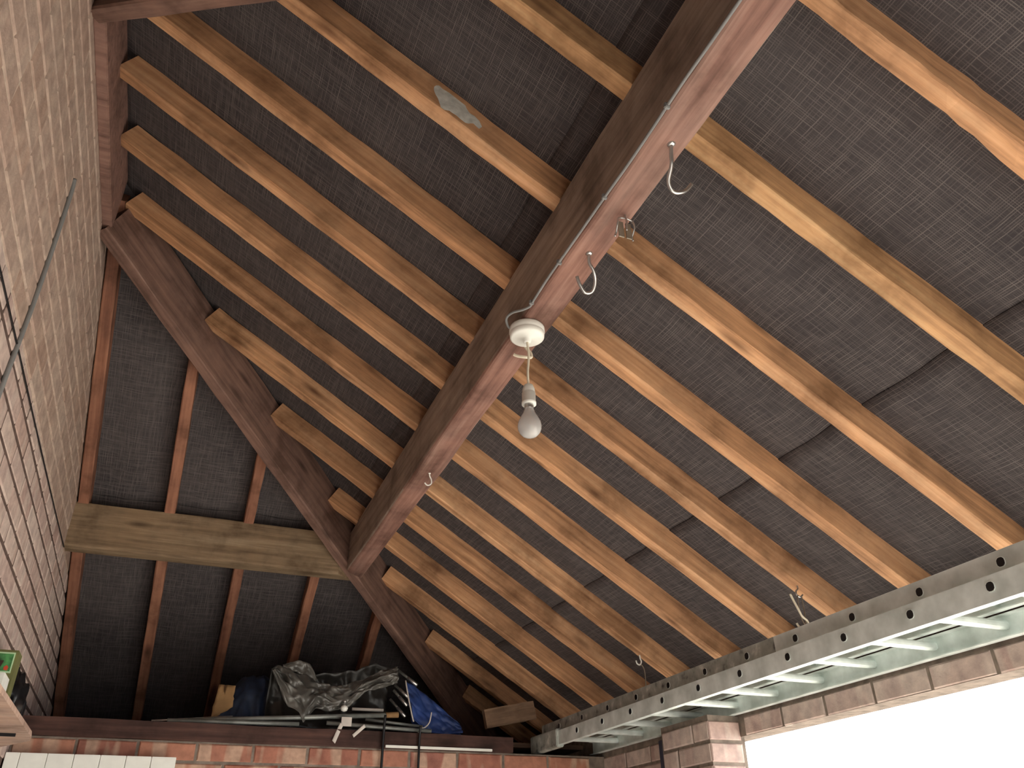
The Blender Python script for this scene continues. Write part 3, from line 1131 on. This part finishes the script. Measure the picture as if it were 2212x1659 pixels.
# supply cable along the purlin's lower arris, clipped, looping down to the rose
cab = empty('lighting_cable', W(0.684, 0.6, 1.262))
tag(cab, 'grey lighting cable clipped along the lower edge of the purlin', 'cable')
pts = [(0.684, 0.40, 1.262)]
rnd = random.Random(5)
for k in range(1, 12):
    pts.append((0.6845 + rnd.uniform(-.0015, .0015), 0.40 + k * 0.1025, 1.2610 + rnd.uniform(-.002, .002)))
pts += [(0.6855, 1.545, 1.259), (0.672, 1.565, 1.258), (0.655, 1.590, 1.262), (0.650, 1.618, 1.262), (0.662, 1.640, 1.256), (0.674, 1.645, 1.250)]
tube('sheath', pts, 0.0035, M['cable_grey'], cab, seg=8, sub=5)
for yy in (0.62, 0.865, 1.125, 1.36, 1.53):
    box('clip', 0.678, 0.690, yy - 0.004, yy + 0.004, 1.2545, 1.2675, M['cable_grey'], cab, bevel=0.0015)


# screw hooks
def screw_hook(name, base, pts, r, label, mat=None, group=None, plate=True):
    e = empty(name, W(*base))
    tag(e, label, 'hook', group)
    tube('hook', [base] + pts, r, mat or M['steel'], e, seg=10)
    if plate:
        lathe('collar', [(r * 1.9, 0.0005), (r * 2.1, -0.002), (r * 1.4, -0.005)], mat or M['steel'], base, e, 14)
    return e


screw_hook('steel_hook', (0.742, 0.944, 1.262), [(0.744, 0.952, 1.245), (0.748, 0.962, 1.222), (0.752, 0.985, 1.200), (0.768, 0.995, 1.186), (0.792, 0.992, 1.192), (0.808, 0.985, 1.212)],
           0.0042, 'largest bright steel hook near the top of the purlin')
screw_hook('steel_hook', (0.737, 1.305, 1.262), [(0.739, 1.312, 1.240), (0.752, 1.318, 1.222), (0.764, 1.335, 1.208), (0.764, 1.352, 1.190), (0.746, 1.356, 1.184), (0.730, 1.350, 1.200), (0.722, 1.346, 1.218)],
           0.0040, 'bright steel hook between the spring clip and the ceiling rose')
screw_hook('cup_hook', (0.737, 2.601, 1.262), [(0.739, 2.604, 1.250), (0.746, 2.606, 1.237), (0.746, 2.607, 1.222), (0.733, 2.607, 1.214), (0.722, 2.606, 1.222)],
           0.0026, 'small pale cup hook near the far end of the purlin', M['white'])

# spring clip
cl = empty('spring_clip', W(0.753, 1.159, 1.262))
tag(cl, 'grey wire spring clip screwed under the purlin', 'clip')
bx_, by_ = 0.753, 1.159
tube('wire', [(bx_, by_, 1.262), (bx_ + .001, by_, 1.252), (bx_ - .017, by_, 1.246), (bx_ - .021, by_, 1.230), (bx_ - .020, by_ + .012, 1.212), (bx_ - .023, by_ + .014, 1.203)], 0.0022, M['steel'], cl)
tube('wire', [(bx_, by_, 1.262), (bx_ + .001, by_, 1.252), (bx_ + .017, by_, 1.246), (bx_ + .021, by_, 1.230), (bx_ + .020, by_ + .012, 1.212), (bx_ + .023, by_ + .014, 1.203)], 0.0022, M['steel'], cl)
tube('wire', [(bx_, by_, 1.255), (bx_, by_ - .004, 1.240), (bx_, by_, 1.215)], 0.0022, M['steel'], cl)
box('jaw', bx_ - 0.016, bx_ - 0.003, by_ + 0.006, by_ + 0.009, 1.200, 1.243, M['rusty'], cl)
box('jaw', bx_ + 0.003, bx_ + 0.016, by_ + 0.006, by_ + 0.009, 1.200, 1.243, M['rusty'], cl)

# ------------------------------------------------------------------ ladder on the right
lad = empty('extension_ladder', W(1.86, 2.0, 0.52))
tag(lad, 'weathered aluminium extension ladder hung flat along the right wall', 'ladder')


def stile(y0, y1, xo, xi, z0, z1, mat, name='stile'):
    """C-section rail: web outside at xo, flanges towards xi"""
    t = 0.003
    s = 1 if xi > xo else -1
    prof = [(xo, z0), (xi, z0), (xi, z0 + t), (xo + s * t, z0 + t), (xo + s * t, z1 - t), (xi, z1 - t), (xi, z1), (xo, z1)]
    seg = 10
    V, F = [], []
    n = len(prof)
    for i in range(seg + 1):
        y = y0 + (y1 - y0) * i / seg
        for x, z in prof:
            V.append(W(x, y, z) - lad.location)
    for i in range(seg):
        for k in range(n):
            F.append((i * n + k, i * n + (k + 1) % n, (i + 1) * n + (k + 1) % n, (i + 1) * n + k))
    # end faces as three rectangles
    for b0 in (0, seg * n):
        F += [(b0, b0 + 1, b0 + 2, b0 + 3), (b0, b0 + 3, b0 + 4, b0 + 7), (b0 + 4, b0 + 5, b0 + 6, b0 + 7)]
    return mesh_obj(name, V, F, mat, lad)


Y0L, Y1L = -0.35, 3.96
stile(Y0L, Y1L, 1.700, 1.724, 0.521, 0.5805, M['alu'])
stile(Y0L, Y1L, 2.030, 2.006, 0.521, 0.5805, M['alu'])
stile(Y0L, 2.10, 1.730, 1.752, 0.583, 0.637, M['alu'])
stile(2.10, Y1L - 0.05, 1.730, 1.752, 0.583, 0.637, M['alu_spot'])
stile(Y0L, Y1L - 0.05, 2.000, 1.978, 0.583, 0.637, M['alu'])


def rung_mesh(x0, x1):
    """hollow rounded-square tube along x, open at both ends"""
    V, F = [], []
    def ring(x, r):
        for k in range(12):
            a = 2 * math.pi * k / 12
            c_, s_ = math.cos(a), math.sin(a)
            q = r / max(abs(c_), abs(s_)) ** 0.45
            V.append((x, c_ * q, s_ * q))
    R, r = 0.0120, 0.0108
    ring(x0, R); ring(x1, R); ring(x1, r); ring(x0, r)
    for a in range(4):
        for k in range(12):
            k2 = (k + 1) % 12
            b_ = (a + 1) % 4
            F.append((a * 12 + k, a * 12 + k2, b_ * 12 + k2, b_ * 12 + k))
    me = bpy.data.meshes.new('rung')
    me.from_pydata(V, [], F)
    bm = bmesh.new()
    bm.from_mesh(me)
    bmesh.ops.recalc_face_normals(bm, faces=bm.faces)
    bm.to_mesh(me)
    bm.free()
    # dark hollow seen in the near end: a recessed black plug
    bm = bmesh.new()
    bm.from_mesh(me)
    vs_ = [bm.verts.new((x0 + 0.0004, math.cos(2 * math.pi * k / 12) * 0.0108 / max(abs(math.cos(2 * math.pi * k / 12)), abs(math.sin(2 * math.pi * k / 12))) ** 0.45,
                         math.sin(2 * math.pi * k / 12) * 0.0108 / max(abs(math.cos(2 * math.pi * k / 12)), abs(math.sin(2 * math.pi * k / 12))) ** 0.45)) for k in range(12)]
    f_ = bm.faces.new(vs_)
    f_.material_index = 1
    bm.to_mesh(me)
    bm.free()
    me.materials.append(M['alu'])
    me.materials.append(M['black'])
    return me


lower = rung_mesh(1.6980 - 1.86, 2.031 - 1.86)
upper = rung_mesh(1.7280 - 1.86, 2.001 - 1.86)
for me, ys, z in ((lower, 1.290 - 0.2413 * 6, 0.555), (upper, 1.267 - 0.2443 * 6, 0.609)):
    st = 0.2413 if me is lower else 0.2443
    y = ys
    while y < Y1L - 0.1:
        if y > Y0L + 0.1:
            o = bpy.data.objects.new('rung', me)
            col.objects.link(o)
            o.parent = lad
            o.location = (0, y - 2.0, z - 0.52)
        y += st
# dark plastic foot on the near stile's far end
box('foot', 1.690, 1.728, 3.66, 3.965, 0.512, 0.590, M['alu_spot'], lad, bevel=0.004)

# hooks and wire that carry the ladder
wh = empty('wire_hanger', W(1.767, 1.99, zm(1.767)))
tag(wh, 'bent wire hanger tied from a rafter hook to the top of the ladder', 'wire hanger')
zt = zm(1.767)
tube('eye', [(1.767, 1.99, zt + .004), (1.767, 1.99, zt - .010), (1.757, 1.988, zt - .018), (1.756, 1.988, zt - .030), (1.768, 1.988, zt - .036), (1.780, 1.988, zt - .028)], 0.0026, M['steel'], wh)
tube('loop', [(1.757, 1.986, zt - .034), (1.752, 1.984, zt - .07), (1.752, 1.982, zt - .105), (1.760, 1.980, zt - .13)], 0.0018, M['rusty'], wh)
tube('loop', [(1.774, 1.988, zt - .034), (1.772, 1.986, zt - .08), (1.764, 1.982, zt - .12), (1.757, 1.980, zt - .150)], 0.0018, M['rusty'], wh)
tube('twist', [(1.720, 1.975, zt - .035), (1.733, 1.975, zt - .065), (1.742, 1.975, zt - .085), (1.752, 1.978, zt - .100), (1.770, 1.98, zt - .112), (1.772, 1.98, zt - .130), (1.755, 1.98, zt - .140), (1.735, 1.98, zt - .132), (1.728, 1.98, zt - .122)], 0.0034, M['cream'], wh)
zt = zm(1.763)
e = screw_hook('cup_hook', (1.763, 2.977, zt + .002), [(1.764, 2.977, zt - .012), (1.768, 2.977, zt - .026), (1.760, 2.977, zt - .038), (1.748, 2.977, zt - .034), (1.744, 2.977, zt - .022)], 0.0028,
               'small pale hook on a rafter above the far end of the ladder', M['white'], plate=False)
o = tube('string', [(1.766, 2.977, zt - .036), (1.776, 2.972, zt - .06), (1.776, 2.972, zt - .12)], 0.0022, M['rusty'])
tag(o, 'short grey string dangling below the small rafter hook', 'string')

# board added to paint in the shaded gap between pier and far corner
o = box('gap_shade_board', 2.000, 2.028, 3.14, 3.29, -0.9, 0.50, M['gap_shade_board'], bevel=0.003)
tag(o, 'slate-grey board added for the shaded gap beyond the pier', 'board')
